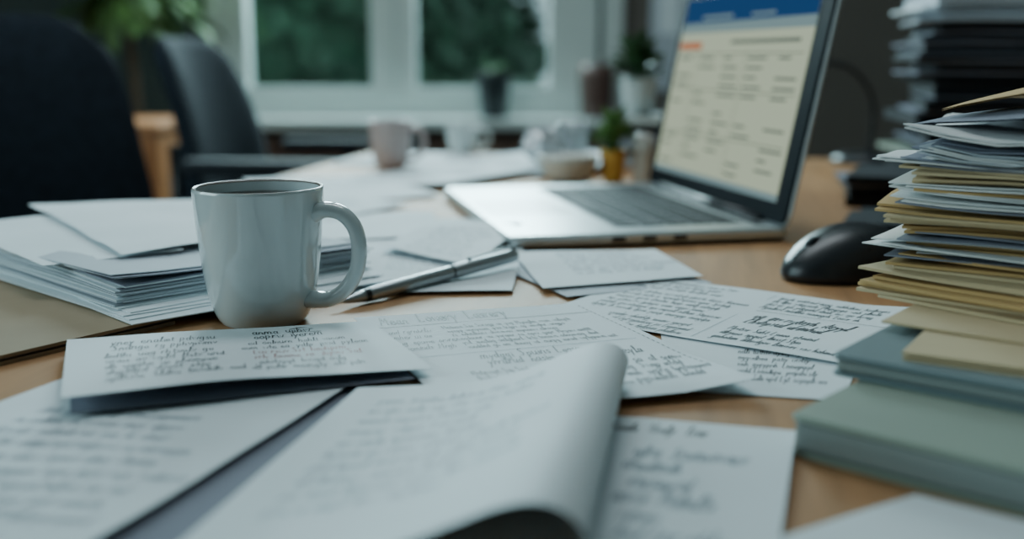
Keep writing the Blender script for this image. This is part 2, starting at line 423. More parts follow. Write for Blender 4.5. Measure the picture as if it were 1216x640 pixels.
# ------------------------------------------------------------------ pen
def pen():
    a=Vector((-.1255,.7300,.0045+ZD)); b=Vector((.0035,.8800,.0125+ZD)); d=(b-a); L=d.length; d.normalize()
    mb=MB()
    ts=[(0,.0006),(.010,.0009),(.013,.0020),(.026,.0040),(.030,.0046)]
    mb.tube([a+d*t for t,_ in ts],[r_ for _,r_ in ts],CHROME,16)
    mb.tube([a+d*t for t in (.030,.0305,.034,.0345)],[.0044,.0048,.0050,.0046],PEND,20)
    mb.tube([a+d*t for t in (.0345,.036,.118,.119)],[.0048,.0053,.0056,.0052],CHROME,20)
    mb.tube([a+d*t for t in (.119,.1215)],[.0048,.0048],PEND,20)
    mb.tube([a+d*t for t in (.1215,.123,L-.006,L-.002,L)],[.0054,.0058,.0057,.0050,.0034],CHROME,20)
    up=Vector((0,0,1)); 
    mb.tube([a+d*t+up*h for t,h in ((L-.004,.0045),(L-.006,.0078),(L-.02,.0080),(L-.055,.0072),(L-.058,.0068))],[.0010,.0011,.0011,.0010,.0013],PEND,10,ell=1.6)
    mb.obj('ballpoint_pen')
pen()

# ------------------------------------------------------------------ paper stacks
def stack(name,P0,e1,e2,layers,z0,seed,jit=.006,rot=.03,nz=6,amp=.001):
    """layers: (material,thickness,len1,len2)"""
    rg=random.Random(seed); mb=MB(); z=z0
    e1=Vector((*e1,0)).normalized(); e2=Vector((*e2,0)).normalized(); P0=Vector((*P0,0))
    tot=len(layers)
    for li,L in enumerate(layers):
        m,th,l1,l2=L[:4]; ox,oy=(L[4] if len(L)>4 else (0,0)); ro=(L[5] if len(L)>5 else 0)
        lift=(L[6] if len(L)>6 else 0)
        a=rg.uniform(-rot,rot)+ro; M=Matrix.Rotation(a,3,'Z'); f1=M@e1; f2=M@e2
        o=P0+e1*(rg.uniform(-jit,jit)+ox)+e2*(rg.uniform(-jit,jit)+oy)
        vs=[];fs=[];W=nz+1
        for lay in (0,1):
            for j in range(W):
                for i in range(W):
                    u=i/nz;v=j/nz; p=o+f1*l1*u+f2*l2*v
                    zz=z+lay*th*.82+amp*(li/tot)*(noise.noise(Vector((p.x*11,p.y*11,seed+li*.06)))+.0)
                    zz+=lift*(max(0,1-(u+v)*1.6))**2
                    vs.append((p.x,p.y,zz+ZD))
        N=W*W
        for j in range(nz):
            for i in range(nz):
                q=(j*W+i,(j+1)*W+i,(j+1)*W+i+1,j*W+i+1)
                fs.append(tuple(x+N for x in q)); fs.append(tuple(reversed(q)))
        for i in range(nz):
            fs.append((i,i+1,i+1+N,i+N)); k=nz*W; fs.append((k+i+1,k+i,k+i+N,k+i+1+N))
            k=i*W; fs.append((k+W,k,k+N,k+W+N)); k=i*W+nz; fs.append((k,k+W,k+W+N,k+N))
        mb.add(vs,fs,m)
        z+=th
    o=mb.obj(name)
    return o,z

# manila folder beneath the left stack
stack('manila_folder',(-.2225,.692),(-.575,-.818),(-.818,.575),[(MANILAB,.0028,.30,.20),(PAPERD,.0012,.29,.19,(.004,.004)),(MANILAB,.0026,.30,.20,(.002,.0))],0,3,jit=.001,rot=.004,amp=.0)
Lr=random.Random(31); lay=[]
for i in range(24):
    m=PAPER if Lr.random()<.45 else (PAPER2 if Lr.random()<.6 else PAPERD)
    fan=max(0,5-i)*.009
    lay.append((m,.00085,.205,.29,(-fan*.3,-fan),Lr.uniform(-.05,.05) if i<5 else 0, .004 if i>20 else 0))
_,zt=stack('paper_stack',(-.262,.700),(.70,.71),(-.71,.70),lay,.0068,5,jit=.004,rot=.022,amp=.003)
Sheet([(-.47,1.04,zt+.006),(-.30,1.09,zt+.004),(-.215,.86,zt+.003),(-.285,.775,zt+.0035)],.003,3).paper().obj('paper_sheet')
Sheet([(-.49,.93,zt+.002),(-.38,1.03,zt+.003),(-.25,.81,zt+.0015),(-.33,.745,zt+.0015)],.0012,4).paper(PAPER).obj('paper_sheet')

# sheets behind the mug / under the pen
Sheet([(-.17,1.17,.0015),(-.03,1.16,.0015),(-.045,.93,.0015),(-.17,.94,.0015)],.0008,6).paper().obj('paper_sheet')
s=Sheet([(-.14,1.02,.003),(.012,.995,.003),(.0,.785,.0026),(-.125,.775,.0026)],.0008,7).paper(); s.ink(textblock(random.Random(2),.03,.03,.13,10,.014,.003,.05,.05,.3),.0005,INKL); s.obj('printed_document')
s=Sheet([(-.080,1.080,.010),(.010,1.047,.013),(-.030,.860,.006),(-.117,.945,.008)],.002,8).paper(); s.ink(textblock(random.Random(6),.02,.04,.085,7,.014,.003,.05,.05,.3),.0004,INKL); s.obj('paper_sheet')
s=Sheet([(-.215,1.20,.0012),(-.09,1.22,.0012),(-.07,1.02,.005),(-.20,1.0,.0045)],.001,9).paper(); s.obj('paper_sheet')
# sheets before the laptop
s=Sheet([(.0,.935,.0048),(.128,.950,.0048),(.150,.830,.0045),(.023,.785,.0045)],.0008,10).paper(); s.ink(textblock(random.Random(12),.035,.02,.12,7,.015,.0030,.05,.05,.3),.0006,INKL); s.obj('printed_document')
s=Sheet([(-.02,.900,.0022),(.10,.930,.0022),(.155,.815,.0022),(.04,.765,.0022)],.0005,11).paper(PAPER2); s.obj('paper_sheet')

# loose papers at the far end
far=[(-.24,1.45,.21,.29,20),(-.10,1.60,.21,.29,-35),(-.25,1.26,.15,.21,60),(-.02,1.78,.21,.29,15),(-.13,1.83,.21,.29,70),(.07,1.68,.15,.21,-20),(.04,1.86,.21,.15,30),(.16,1.86,.21,.29,5)]
for i,(x,y,w,h,a) in enumerate(far):
    a=math.radians(a); c,sn=math.cos(a),math.sin(a)
    q=[(x+c*px-sn*py,y+sn*px+c*py,.0008+.0005*i) for px,py in ((-w/2,h/2),(w/2,h/2),(w/2,-h/2),(-w/2,-h/2))]
    sh=Sheet(q,.002,i+20,zf=lambda u,v,i=i:.020*max(0,u-.6)*(1 if i%2 else .3)).paper(PAPER,12,12)
    sh.ink(textblock(random.Random(i),.02,.03,w-.03,8,.02,.004,.1,.1,.3),.0006,INKL)
    sh.obj('paper_sheet')

# ------------------------------------------------------------------ laptop
def laptop():
    e=empty('laptop',(-.087,1.348,ZD),math.atan2(-.978,.207))
    W,D=.395,.278
    mb=MB(); mb.box((0,0,.0025),(W,D,.014),ALU,bev=.010); mb.obj('base',e)
    mb=MB(); mb.box((.005,.004,.0),(W-.005,D-.004,.0026),BLACKM,bev=.006); mb.obj('underside',e)
    mb=MB(); mb.box((.035,.112,.0137),(W-.035,.246,.0143),KEYW,bev=.003)
    kw=(W-.074)/14; kh=.0255
    for r_ in range(5):
        y=.115+r_*kh
        if r_==0: spans=[(0,1),(1,2),(2,3),(3,4),(4,9),(9,10),(10,11),(11,12),(12,13),(13,14)]
        elif r_==1: spans=[(0,2)]+[(i,i+1) for i in range(2,12)]+[(12,14)]
        elif r_==2: spans=[(0,1.6)]+[(i+.6,i+1.6) for i in range(1,12)]+[(12.6,14)]
        else: spans=[(i,i+1) for i in range(14)]
        for a,b in spans:
            mb.box((.037+a*kw+.0020,y+.0018,.0142),(.037+b*kw-.0020,y+kh-.0018,.0152),KEY,bev=.002)
    mb.obj('keyboard',e)
    mb=MB(); mb.box((.14,.012,.0138),(.26,.100,.01415),mat('trackpad',(.5,.53,.55),.3,.6,noise_amt=.02),bev=.004); mb.obj('trackpad',e)
    mb=MB(); mb.box((.02,.252,.0138),(.375,.262,.0142),BLACK)
    mb.tube([(.05,.270,.0145),(.345,.270,.0145)],.0055,BLACK,16); mb.obj('hinge',e)
    mb=MB()
    for y in (.10,.13,.16): mb.box((W-.001,y,.006),(W+.0003,y+.013,.0105),BLACK)
    mb.obj('ports',e)
    # lid
    H=.245; Mx=Matrix.Translation((0,.270,.015))@Matrix.Rotation(math.radians(90-11),4,'X')
    mb=MB(); mb.box((0,0,-.0075),(W,H,-.0035),ALU,M=Mx,bev=.010)
    mb.box((.0012,.001,-.0036),(W-.0012,H-.001,.0),BEZEL,M=Mx,bev=.009); mb.obj('lid',e)
    mb=MB()
    def q(x0,y0,x1,y1,z,m):
        mb.add([Mx@Vector(p) for p in ((x0,y0,z),(x1,y0,z),(x1,y1,z),(x0,y1,z))],[(0,1,2,3)],m)
    X0,X1,Y0,Y1=.016,W-.026,.020,H-.012
    q(X0,Y0,X1,Y1,.0003,SCR)
    q(X0,Y1-.030,X1,Y1,.0005,SCRB)
    q(X0+.06,Y1-.026,X0+.15,Y1-.022,.0007,SCRG); q(X0+.2,Y1-.026,X0+.26,Y1-.023,.0007,SCRG)
    q(X0,Y1-.042,X1,Y1-.030,.0005,SCRG); q(X0,Y0,X1,Y0+.007,.0005,SCRG)
    q(X0+.004,Y1-.062,X0+.075,Y1-.053,.0007,SCRO)
    q(X0+.16,Y1-.056,X0+.33,Y1-.052,.0007,SCRT)
    rr=random.Random(3)
    for i in range(14):
        y=Y1-.072-i*.0105
        if y<Y0+.014: break
        if i in (0,4,9): q(X0+.010,y+.0044,X1-.010,y+.0054,.0006,SCRT)
        for cx in (.012,.080,.150,.215,.29):
            if rr.random()<(.85 if cx in(.012,.150) else .6):
                q(X0+cx,y-.0015,X0+cx+rr.uniform(.02,.052),y+.0012,.0007,SCRT)
    for cx in (.070,.208): q(X0+cx,Y0+.014,X0+cx+.001,Y1-.064,.0006,SCRT)
    mb.obj('screen',e)
laptop()

# ------------------------------------------------------------------ mouse
def mouse():
    e=empty('computer_mouse',(.272,.856,ZD),math.radians(205))
    mb=MB(); nr,na=18,56; A,B,Ht=.062,.041,.043
    def S(r,th):
        x=A*r*math.cos(th); y=B*r*math.sin(th)*(1-.10*math.cos(th))
        hx=1-.22*((x/A)+.25)**2*1.2
        z=.006+(Ht-.006)*hx*max(0,(1-r**2.5))**.52
        return (x,y,z)
    vs=[S(0,0)];fs=[]
    for j in range(1,nr+1):
        r=(j/nr)**.75
        for i in range(na): vs.append(S(r,2*math.pi*i/na))
    for i in range(na): fs.append((0,1+i,1+(i+1)%na))
    for j in range(nr-1):
        for i in range(na): fs.append((1+j*na+i,1+(j+1)*na+i,1+(j+1)*na+(i+1)%na,1+j*na+(i+1)%na))
    o=len(vs); b0=1+(nr-1)*na
    for zz,k in ((.003,.995),(.0,.95)):
        for i in range(na):
            p=S(1,2*math.pi*i/na); vs.append((p[0]*k,p[1]*k,zz))
    for i in range(na):
        fs.append((b0+i,o+i,o+(i+1)%na,b0+(i+1)%na)); fs.append((o+i,o+na+i,o+na+(i+1)%na,o+(i+1)%na))
    fs.append(tuple(o+na+i for i in reversed(range(na))))
    mb.add(vs,fs,BLACK,True); mb.obj('shell',e)
    mb=MB()
    mb.tube([Vector(S(abs(x)/A,0))+Vector((0,0,.0001)) for x in (.012,.022,.032,.042,.050,.056)],.0004,KEY,8)
    mb.tube([Vector(S(math.hypot(.010/A,y/B),math.atan2(y/B,.010/A))) for y in (-.034,-.025,-.015,0,.015,.025,.034)],.0004,KEY,8)
    mb.obj('seams',e)
    mb=MB(); mb.tube([(.036,-.004,.0265),(.036,-.003,.0265),(.036,.003,.0265),(.036,.004,.0265)],[.0055,.0075,.0075,.0055],KEY,20); mb.obj('scroll_wheel',e)
mouse()

# ------------------------------------------------------------------ books & right stack
def notebook(name,C0,f1,l1,l2,z0,th,mc):
    a=math.atan2(f1[1],f1[0]); e=empty(name,(C0[0],C0[1],z0+ZD),a)
    mb=MB(); mb.box((0,0,th-.003),(l1,l2,th),mc,bev=.004); mb.box((0,0,0),(l1,l2,.002),mc,bev=.004)
    mb.obj('cover',e)
    mb=MB(); mb.box((.0015,.0015,.002),(l1-.002,l2-.002,th-.003),PAGES,bev=.003); mb.obj('pages',e)
notebook('green_notebook',(.122,.453),(.74,-.67),.21,.27,0,.0190,GREENB)
notebook('blue_notebook',(.157,.512),(.767,-.64),.19,.24,.0191,.0110,BLUEB)
stack('manila_folder',(.188,.500),(.84,-.54),(.54,.84),[(MANILA2,.0018,.24,.24),(PAPER2,.0006,.23,.23,(.003,.003)),(MANILA2,.0018,.24,.24)],.0302,9,jit=.001,rot=.01,amp=.0)
stack('manila_folder',(.196,.556),(.78,-.63),(.63,.78),[(MANILA2,.0014,.24,.22)],.0345,10,jit=.001,rot=.01,amp=.0)
rl=[]; rg=random.Random(77)
def addl(m,th,n,off=(0,0),rot=0,lift=0,sz=(.30,.21)):
    for i in range(n):
        rl.append((m,th,sz[0],sz[1],(off[0]+rg.uniform(-.007,.007),off[1]+rg.uniform(-.005,.005)),rot+rg.uniform(-.07,.07),lift+rg.choice([0,0,0,.003])))
addl(MANILA2,.0022,2,(-.002,-.022),-.20); addl(MANILA,.0022,3,(-.002,-.018),-.18); addl(MANILA2,.002,3,(.0,-.010),-.12); addl(MANILA,.002,2,(.004,-.004),-.04)
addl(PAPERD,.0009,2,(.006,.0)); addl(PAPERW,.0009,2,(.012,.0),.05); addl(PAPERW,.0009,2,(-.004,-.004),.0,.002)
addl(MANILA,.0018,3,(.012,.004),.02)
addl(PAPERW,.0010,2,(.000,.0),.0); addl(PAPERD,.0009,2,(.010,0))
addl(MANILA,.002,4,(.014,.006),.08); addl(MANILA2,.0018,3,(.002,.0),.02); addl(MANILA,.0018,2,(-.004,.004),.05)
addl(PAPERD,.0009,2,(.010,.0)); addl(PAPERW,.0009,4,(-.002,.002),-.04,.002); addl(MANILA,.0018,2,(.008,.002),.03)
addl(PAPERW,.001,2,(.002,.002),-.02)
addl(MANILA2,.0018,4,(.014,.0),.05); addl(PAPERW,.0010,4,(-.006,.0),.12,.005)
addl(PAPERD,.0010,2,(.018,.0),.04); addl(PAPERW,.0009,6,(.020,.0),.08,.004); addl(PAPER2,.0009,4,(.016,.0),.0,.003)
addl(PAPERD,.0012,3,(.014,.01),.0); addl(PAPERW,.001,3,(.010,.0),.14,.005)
_,zr=stack('paper_stack',(.222,.632),(.80,-.60),(.60,.80),rl,.0361,13,jit=.006,rot=.03,nz=12,amp=.012)
# curled folder flap on top of the stack
s=Sheet([(.245,.665,zr+.003),(.42,.80,zr+.006),(.50,.62,zr+.05),(.33,.52,zr+.02)],.002,3,zf=lambda u,v:.004*math.sin(u*6)).paper(PAPERD,th=.001); s.obj('folder')
s=Sheet([(.262,.665,zr+.012),(.42,.80,zr+.02),(.52,.62,zr+.08),(.35,.54,zr+.045)],.002,6,zf=lambda u,v:.004*math.sin(u*5)).paper(MANILA,th=.001); s.obj('manila_folder')

# ------------------------------------------------------------------ small things at the far end of the desk
def lobj(name,prof,m,x,y,z=0,n=48):
    mb=MB(); mb.lathe(prof,m,n=n); return mb.obj(name,loc=(x,y,z+ZD))
mug('tea_cup',(-.088,1.95,.005),.031,.048,math.radians(20),POTW,mliq=None)
lobj('bowl',[(.0001,.004),(.02,.004),(.022,0),(.026,0),(.034,.010),(.041,.028),(.0425,.036),(.041,.0365),(.038,.028),(.030,.012),(.0001,.008)],CREAM,.080,1.52,.003)
lobj('small_bowl',[(.0001,.003),(.016,.0),(.020,0),(.028,.012),(.031,.026),(.029,.026),(.024,.010),(.0001,.006)],POTW,.066,1.60,.005)
lobj('cream_jar',[(.0001,0),(.014,0),(.016,.003),(.0165,.05),(.015,.058),(.013,.060),(.013,.068),(.0001,.069)],CREAM,.186,1.52,.001)
lobj('drinking_glass',[(.0001,0),(.020,0),(.025,.065),(.0235,.065),(.019,.004),(.0001,.004)],CLEAR,.10,1.78,.005)
# crumpled foil wrapper
mb=MB(); rg=random.Random(4); vs=[];fs=[]; nu,nv=18,12
for j in range(nv+1):
    for i in range(nu):
        a=2*math.pi*i/nu;p=math.pi*j/nv; k=1+.45*noise.noise(Vector((math.cos(a)*3,math.sin(a)*3,p*3)))
        vs.append((.036*k*math.sin(p)*math.cos(a),.03*k*math.sin(p)*math.sin(a),.030+.028*k*math.cos(p)))
for j in range(nv):
    for i in range(nu): fs.append((j*nu+i,(j+1)*nu+i,(j+1)*nu+(i+1)%nu,j*nu+(i+1)%nu))
mb.add(vs,fs,SILV); mb.obj('crumpled_foil',loc=(.052,1.74,ZD+.006))

def plant(name,loc,pr,ph,pm,n,height,spread,leafL,lm,seed=1,trunk=None):
    e=empty(name,loc); rg=random.Random(seed)
    mb=MB(); mb.lathe([(.0001,0),(pr*.7,0),(pr*.74,.002),(pr*.98,ph*.94),(pr,ph),(pr*.92,ph),(pr*.88,ph*.88),(.0001,ph*.86)],pm,n=40); mb.obj('pot',e)
    mb=MB(); mb.lathe([(.0001,ph*.88),(pr*.88,ph*.87)],SOIL,n=24); mb.obj('soil',e)
    mb=MB(); base=Vector((0,0,ph*.87)); 
    if trunk:
        tp=[base,base+Vector((.02,0,trunk*.5)),base+Vector((0,.01,trunk))]
        mb.tube(catmull(tp,4),pr*.12,BARK,10); top=tp[-1]
    else: top=base
    for i in range(n):
        a=rg.uniform(0,2*math.pi); el=rg.uniform(.25,1.0); r_=spread*(1-el*.55)*rg.uniform(.4,1)
        if trunk: el=rg.uniform(-.05,1.0); r_=spread*rg.uniform(.3,1)
        tip=top+Vector((r_*math.cos(a),r_*math.sin(a),height*el*rg.uniform(.7,1)))
        mid=top.lerp(tip,.5)+Vector((0,0,height*.12))
        mb.tube([top,mid,tip],[leafL*.02+.0006]*3,lm,5)
        d=(tip-mid).normalized(); sd=d.cross(Vector((0,0,1)));sd=(sd if sd.length>.01 else Vector((1,0,0))).normalized(); up=sd.cross(d)
        for s_ in range(3):
            b0=mid.lerp(tip,.2+.4*s_); dd=(d+sd*rg.uniform(-.7,.7)+up*rg.uniform(-.4,.4)).normalized()
            s2=dd.cross(up).normalized()*leafL*.22
            vs=[b0,b0+dd*leafL*.35+s2,b0+dd*leafL*.7+s2*.8+up*leafL*.02,b0+dd*leafL-up*leafL*.1,b0+dd*leafL*.7-s2*.8,b0+dd*leafL*.35-s2]
            mb.add(vs,[(0,1,2,3,4,5)],lm)
    mb.obj('leaves',e)
plant('potted_plant',(.142,1.515,ZD+.001),.0195,.048,POTY,32,.048,.022,.024,LEAF2,3)
# letter tray holding the white pot
def tray(name,x,y,a):
    e=empty(name,(x,y,ZD),a); mb=MB()
    for z in (0,.035,.07):
        mb.box((0,0,z),(.12,.16,z+.002),POTW)
        if z<.07:
            mb.box((0,.0,z),(.003,.16,z+.035),POTW); mb.box((.117,0,z),(.12,.16,z+.035),POTW); mb.box((0,.157,z),(.12,.16,z+.035),POTW)
    mb.box((0,0,.07),(.12,.16,.082),POTW)
    mb.obj('shelves',e)
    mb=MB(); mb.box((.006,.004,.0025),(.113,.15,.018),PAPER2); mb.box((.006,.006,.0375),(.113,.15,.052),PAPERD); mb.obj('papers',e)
tray('letter_tray',.150,1.72,math.radians(-10))
plant('potted_plant',(.205,1.78,ZD+.0825),.032,.060,POTW,44,.060,.035,.035,LEAF,5)

# right-hand tower of binders and papers
tl=[]
rg=random.Random(5)
seq=[(BLACKM,.018),(BLACKM,.02),(GREENB,.008),(BLACKM,.012),(PAPERD,.003),(BLACKM,.022),(BLACKM,.016),(PAPERD,.004),(BLACKM,.016),(PAPERD,.003),(BLACKM,.02),(BLACKM,.009),(PAPERD,.004),(BLACKM,.012),(PAPERD,.003),(BLACKM,.008),(PAPERD,.003),(BLACKM,.010),(PAPERD,.004),(BLACKM,.010),(PAPERD,.004),(BLACKM,.012),(PAPER2,.004),(PAPER2,.003),(PAPER2,.006),(PAPER2,.004),(PAPER,.004),(PAPER2,.02)]
for i,(m,t) in enumerate(seq): tl.append((m,t,.31,.24,(rg.uniform(-.015,.012),rg.uniform(-.01,.01)),rg.uniform(-.06,.06)))
stack('binder_stack',(.555,1.46),(.98,-.2),(.2,.98),tl,0,15,jit=.004,rot=.02,amp=.003)
stack('notebook_stack',(.395,1.27),(.95,-.3),(.3,.95),[(BLACKM,.014,.15,.17),(BLACKM,.010,.14,.16,(.004,.004),.1),(PAPERD,.003,.13,.15,(.004,.004),.15),(BLACKM,.012,.14,.16,(.0,.004),-.1)],0,16,jit=.002,rot=.02,amp=.001)
stack('folder_stack',(.33,1.08),(.93,-.36),(.36,.93),[(BLACKM,.004,.30,.15),(BLACKM,.005,.27,.13,(.02,.01),.06)],0,18,jit=.002,rot=.02,amp=.001)

# gooseneck lamp behind the laptop
def goose():
    e=empty('gooseneck_lamp',(.60,1.82,ZD))
    mb=MB(); mb.lathe([(.0001,0),(.06,0),(.062,.006),(.05,.015),(.01,.018),(.0001,.018)],BLACK,n=40); mb.obj('foot',e)
    mb=MB(); pts=catmull([(0,0,.015),(.004,0,.06),(.0,0,.11),(-.03,0,.15),(-.07,0,.165),(-.115,0,.155),(-.14,0,.12)],8)
    mb.tube(pts,.0045,BLACK,12); mb.obj('arm',e)
    mb=MB(); mb.lathe([(.012,0),(.016,-.01),(.03,-.045),(.031,-.045),(.017,-.008),(.010,.004),(.0001,.005)],BLACK,c=(-.145,0,.115),n=32); mb.obj('shade',e)
goose()

# ------------------------------------------------------------------ chairs
def chair(loc,a,Wb=.48,arms=True,top=.985):
    e=empty('office_chair',loc,a)
    # faces local +x
    mb=MB(); nx,nz=20,20; vs=[];fs=[]
    z0,z1=.50,top
    def S(u,v,off):
        w=Wb*(1-.24*v)
        y=(u-.5)*w; x=-.20-.09*v+.04*(abs(u-.5)*2)**2+.03*math.sin(v*3.1)
        c=abs(u-.5)*2; d=abs(v-.5)*2
        zz=z0+(z1-z0)*v-(.045*c**7)*(1 if v>.5 else -1)*d**3
        y-= (1 if u>.5 else -1)*.02*c*d**8
        edge=1-max(c,d)**6
        return (x+off*(.25+.75*edge),y,zz)
    for off in (.03,-.03):
        for j in range(nz+1):
            for i in range(nx+1): vs.append(S(i/nx,j/nz,off))
    W=nx+1;N=W*(nz+1)
    for j in range(nz):
        for i in range(nx):
            q=(j*W+i,j*W+i+1,(j+1)*W+i+1,(j+1)*W+i); fs.append(q); fs.append(tuple(x+N for x in reversed(q)))
    for i in range(nx):
        fs.append((i,i+N,i+1+N,i+1)); k=nz*W; fs.append((k+i,k+i+1,k+i+1+N,k+i+N))
    for j in range(nz):
        fs.append((j*W,(j+1)*W,(j+1)*W+N,j*W+N)); k=nx; fs.append((j*W+k,j*W+k+N,(j+1)*W+k+N,(j+1)*W+k))
    mb.add(vs,fs,FABRIC,True); mb.obj('backrest',e)
    mb=MB(); mb.box((-.22,-.24,.42),(.26,.24,.50),FABRIC,bev=.06); mb.obj('seat',e)
    mb=MB()
    mb.tube([(-.18,0,.42),(-.27,0,.44),(-.29,0,.56),(-.29,0,.72)],[.022]*4,BLACK,10,ell=1.6)
    if arms:
        for s_ in (-1,1):
            mb.tube(catmull([(.05,s_*.22,.43),(.05,s_*.285,.47),(.04,s_*.285,.60),(.02,s_*.285,.69)],4),.016,BLACK,10,ell=1.3)
    mb.obj('frame',e)
    if arms:
        mb=MB()
        for s_ in (-1,1): mb.box((-.15,s_*.285-.035,.685),(.20,s_*.285+.035,.715),BLACKM,bev=.02)
        mb.obj('armrests',e)
    mb=MB(); mb.tube([(0,0,.08),(0,0,.42)],.028,BLACK,16)
    for k in range(5):
        t=k*2*math.pi/5+.3; c,s_=math.cos(t),math.sin(t)
        mb.tube([(0,0,.10),(.15*c,.15*s_,.09),(.30*c,.30*s_,.07)],[.03,.022,.016],BLACK,8)
        mb.tube([(.30*c-.02*s_,.30*s_+.02*c,.03),(.30*c+.02*s_,.30*s_-.02*c,.03)],.03,BLACK,16)
    mb.obj('base',e)
chair((-.755,1.50,0),math.radians(-62),.60,arms=False)
chair((-.470,2.42,0),math.radians(-8),.46,top=.96)

# ------------------------------------------------------------------ room
X0,X1,Y0,Y1,ZC=-2.6,2.4,-1.6,4.0,2.7
def boxo(name,lo,hi,m,parent=None,bev=0): mb=MB(); mb.box(lo,hi,m,bev=bev); return mb.obj(name,parent)
boxo('floor',(X0,Y0,-.05),(X1,Y1,0),FLOOR)
boxo('ceiling',(X0,Y0,ZC),(X1,Y1,ZC+.05),CEIL)
boxo('wall_right',(X1,Y0,0),(X1+.1,Y1,ZC),WALL)
boxo('wall_front',(X0,Y0-.1,0),(X1,Y0,ZC),WALL)
wx0,wx1,wz0,wz1=-1.11,.40,.70,2.35
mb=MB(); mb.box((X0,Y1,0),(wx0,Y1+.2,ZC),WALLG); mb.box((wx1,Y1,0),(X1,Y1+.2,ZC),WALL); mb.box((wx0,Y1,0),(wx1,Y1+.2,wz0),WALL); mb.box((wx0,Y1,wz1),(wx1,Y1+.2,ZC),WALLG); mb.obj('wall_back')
ly0,ly1,lz0,lz1=-.6,1.6,.9,2.3
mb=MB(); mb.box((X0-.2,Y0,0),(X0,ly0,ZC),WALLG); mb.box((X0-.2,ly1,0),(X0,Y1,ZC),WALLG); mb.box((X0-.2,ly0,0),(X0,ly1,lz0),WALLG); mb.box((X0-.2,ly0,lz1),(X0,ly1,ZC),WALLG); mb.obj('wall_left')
# window 1
e=empty('window_1')
mb=MB()
fy0,fy1=Y1-.02,Y1+.07
mb.box((wx0,fy0,wz0),(wx0+.15,fy1,wz1),FRAME); mb.box((.135,fy0,wz0),(wx1-.09,fy1,wz1),FRAME); mb.box((wx1-.07,fy0-.03,wz0),(wx1,fy1,wz1),FRAME)
mb.box((wx1-.09,fy0+.02,wz0),(wx1-.07,fy1,wz1),BLACKM)
mb.box((wx0+.15,fy0,wz0),(.135,fy1,wz0+.105),FRAME); mb.box((wx0+.15,fy0,wz1-.08),(.135,fy1,wz1),FRAME)
mb.box((-.51,fy0-.01,wz0),(-.35,fy1,wz1),FRAME); mb.box((-.445,fy0-.02,wz0+.06),(-.42,fy0-.008,wz1),FRAME)
mb.box((wx0+.14,fy0-.012,wz0+.08),(-.505,fy0+.01,wz0+.112),FRAME); mb.box((-.36,fy0-.012,wz0+.08),(.14,fy0+.01,wz0+.112),FRAME)
mb.obj('frame',e,bevel=.004)
mb=MB(); mb.box((wx0+.15,Y1+.03,wz0+.10),(-.505,Y1+.035,wz1-.07),GLASS); mb.box((-.35,Y1+.03,wz0+.10),(.14,Y1+.035,wz1-.07),GLASS); mb.obj('panes',e)
mb=MB(); mb.box((wx0-.05,Y1-.20,wz0-.03),(wx1+.05,Y1-.01,wz0+.005),FRAME,bev=.004); mb.obj('sill',e)
# unseen window added in the left wall to bring in side light
e=empty('added_side_window'); mb=MB()
for a,b in ((ly0,ly0+.07),(.465,.535),(ly1-.07,ly1)): mb.box((X0-.08,a,lz0),(X0+.01,b,lz1),FRAME)
mb.box((X0-.08,ly0,lz0),(X0+.01,ly1,lz0+.07),FRAME); mb.box((X0-.08,ly0,lz1-.07),(X0+.01,ly1,lz1),FRAME); mb.obj('frame',e)
mb=MB(); mb.box((X0-.04,ly0+.05,lz0+.05),(X0-.035,ly1-.05,lz1-.05),GLASS); mb.obj('panes',e)
# radiator
mb=MB()
for i in range(26): mb.box((-1.0+i*.052,Y1-.13,.12),(-1.0+i*.052+.035,Y1-.05,.64),RADI,bev=.01)
mb.box((-1.0,Y1-.11,.58),(.34,Y1-.07,.62),RADI); mb.box((-1.0,Y1-.11,.15),(.34,Y1-.07,.19),RADI)
for x in (-.9,.25): mb.box((x,Y1-.12,0),(x+.03,Y1-.06,.13),RADI)
mb.obj('radiator')
boxo('baseboard_back',(X0,Y1-.015,0),(X1,Y1,.09),FRAME); boxo('baseboard_left',(X0,Y0,0),(X0+.015,Y1-.02,.09),FRAME); boxo('baseboard_right',(X1-.015,Y0,0),(X1,Y1-.02,.09),FRAME)
# sill items
sz=wz0+.005
plant('potted_plant',(-.065,Y1-.11,sz),.062,.16,POTB,10,.05,.04,.05,LEAF,9)
mb=MB(); mb.lathe([(.0001,0),(.05,0),(.055,.01),(.062,.15),(.06,.19),(.05,.19),(.05,.14),(.0001,.13)],POTBR,n=40); mb.obj('brown_vase',loc=(.30,Y1-.11,sz))
# wall calendar right of the window
mb=MB(); mb.box((.50,Y1-.012,.80),(.66,Y1-.002,1.35),PAPER2); mb.box((.53,Y1-.016,1.0),(.60,Y1-.011,1.30),PAPER); mb.obj('wall_calendar')
# wooden cabinet and tall plant on the left
e=empty('wooden_cabinet',(-1.80,2.90,0)); mb=MB(); mb.box((0,0,.05),(.85,.42,.72),WOODC,bev=.006); mb.box((-.01,-.01,.72),(.86,.43,.74),WOODC,bev=.004); mb.box((.03,.03,0),(.82,.39,.05),BLACKM); mb.obj('carcass',e)
mb=MB()
for i in range(2): mb.box((.02+.41*i,-.012,.08),(.42+.41*i,0,.70),WOODC,bev=.004); mb.tube([(.38+.08*i,-.03,.36),(.38+.08*i,-.03,.46)],.006,CHROME,8)
mb.obj('doors',e)
plant('potted_tree',(-1.26,3.62,0),.13,.28,POTBR,110,.75,.24,.12,LEAF2,12,trunk=.78)

# ceiling luminaire
e=empty('ceiling_light',(-.1,1.7,ZC)); mb=MB(); mb.box((-.62,-.32,-.05),(.62,.32,0),FRAME); mb.obj('housing',e)
mb=MB(); mb.box((-.6,-.3,-.055),(.6,.3,-.05),LAMP); mb.obj('diffuser',e)

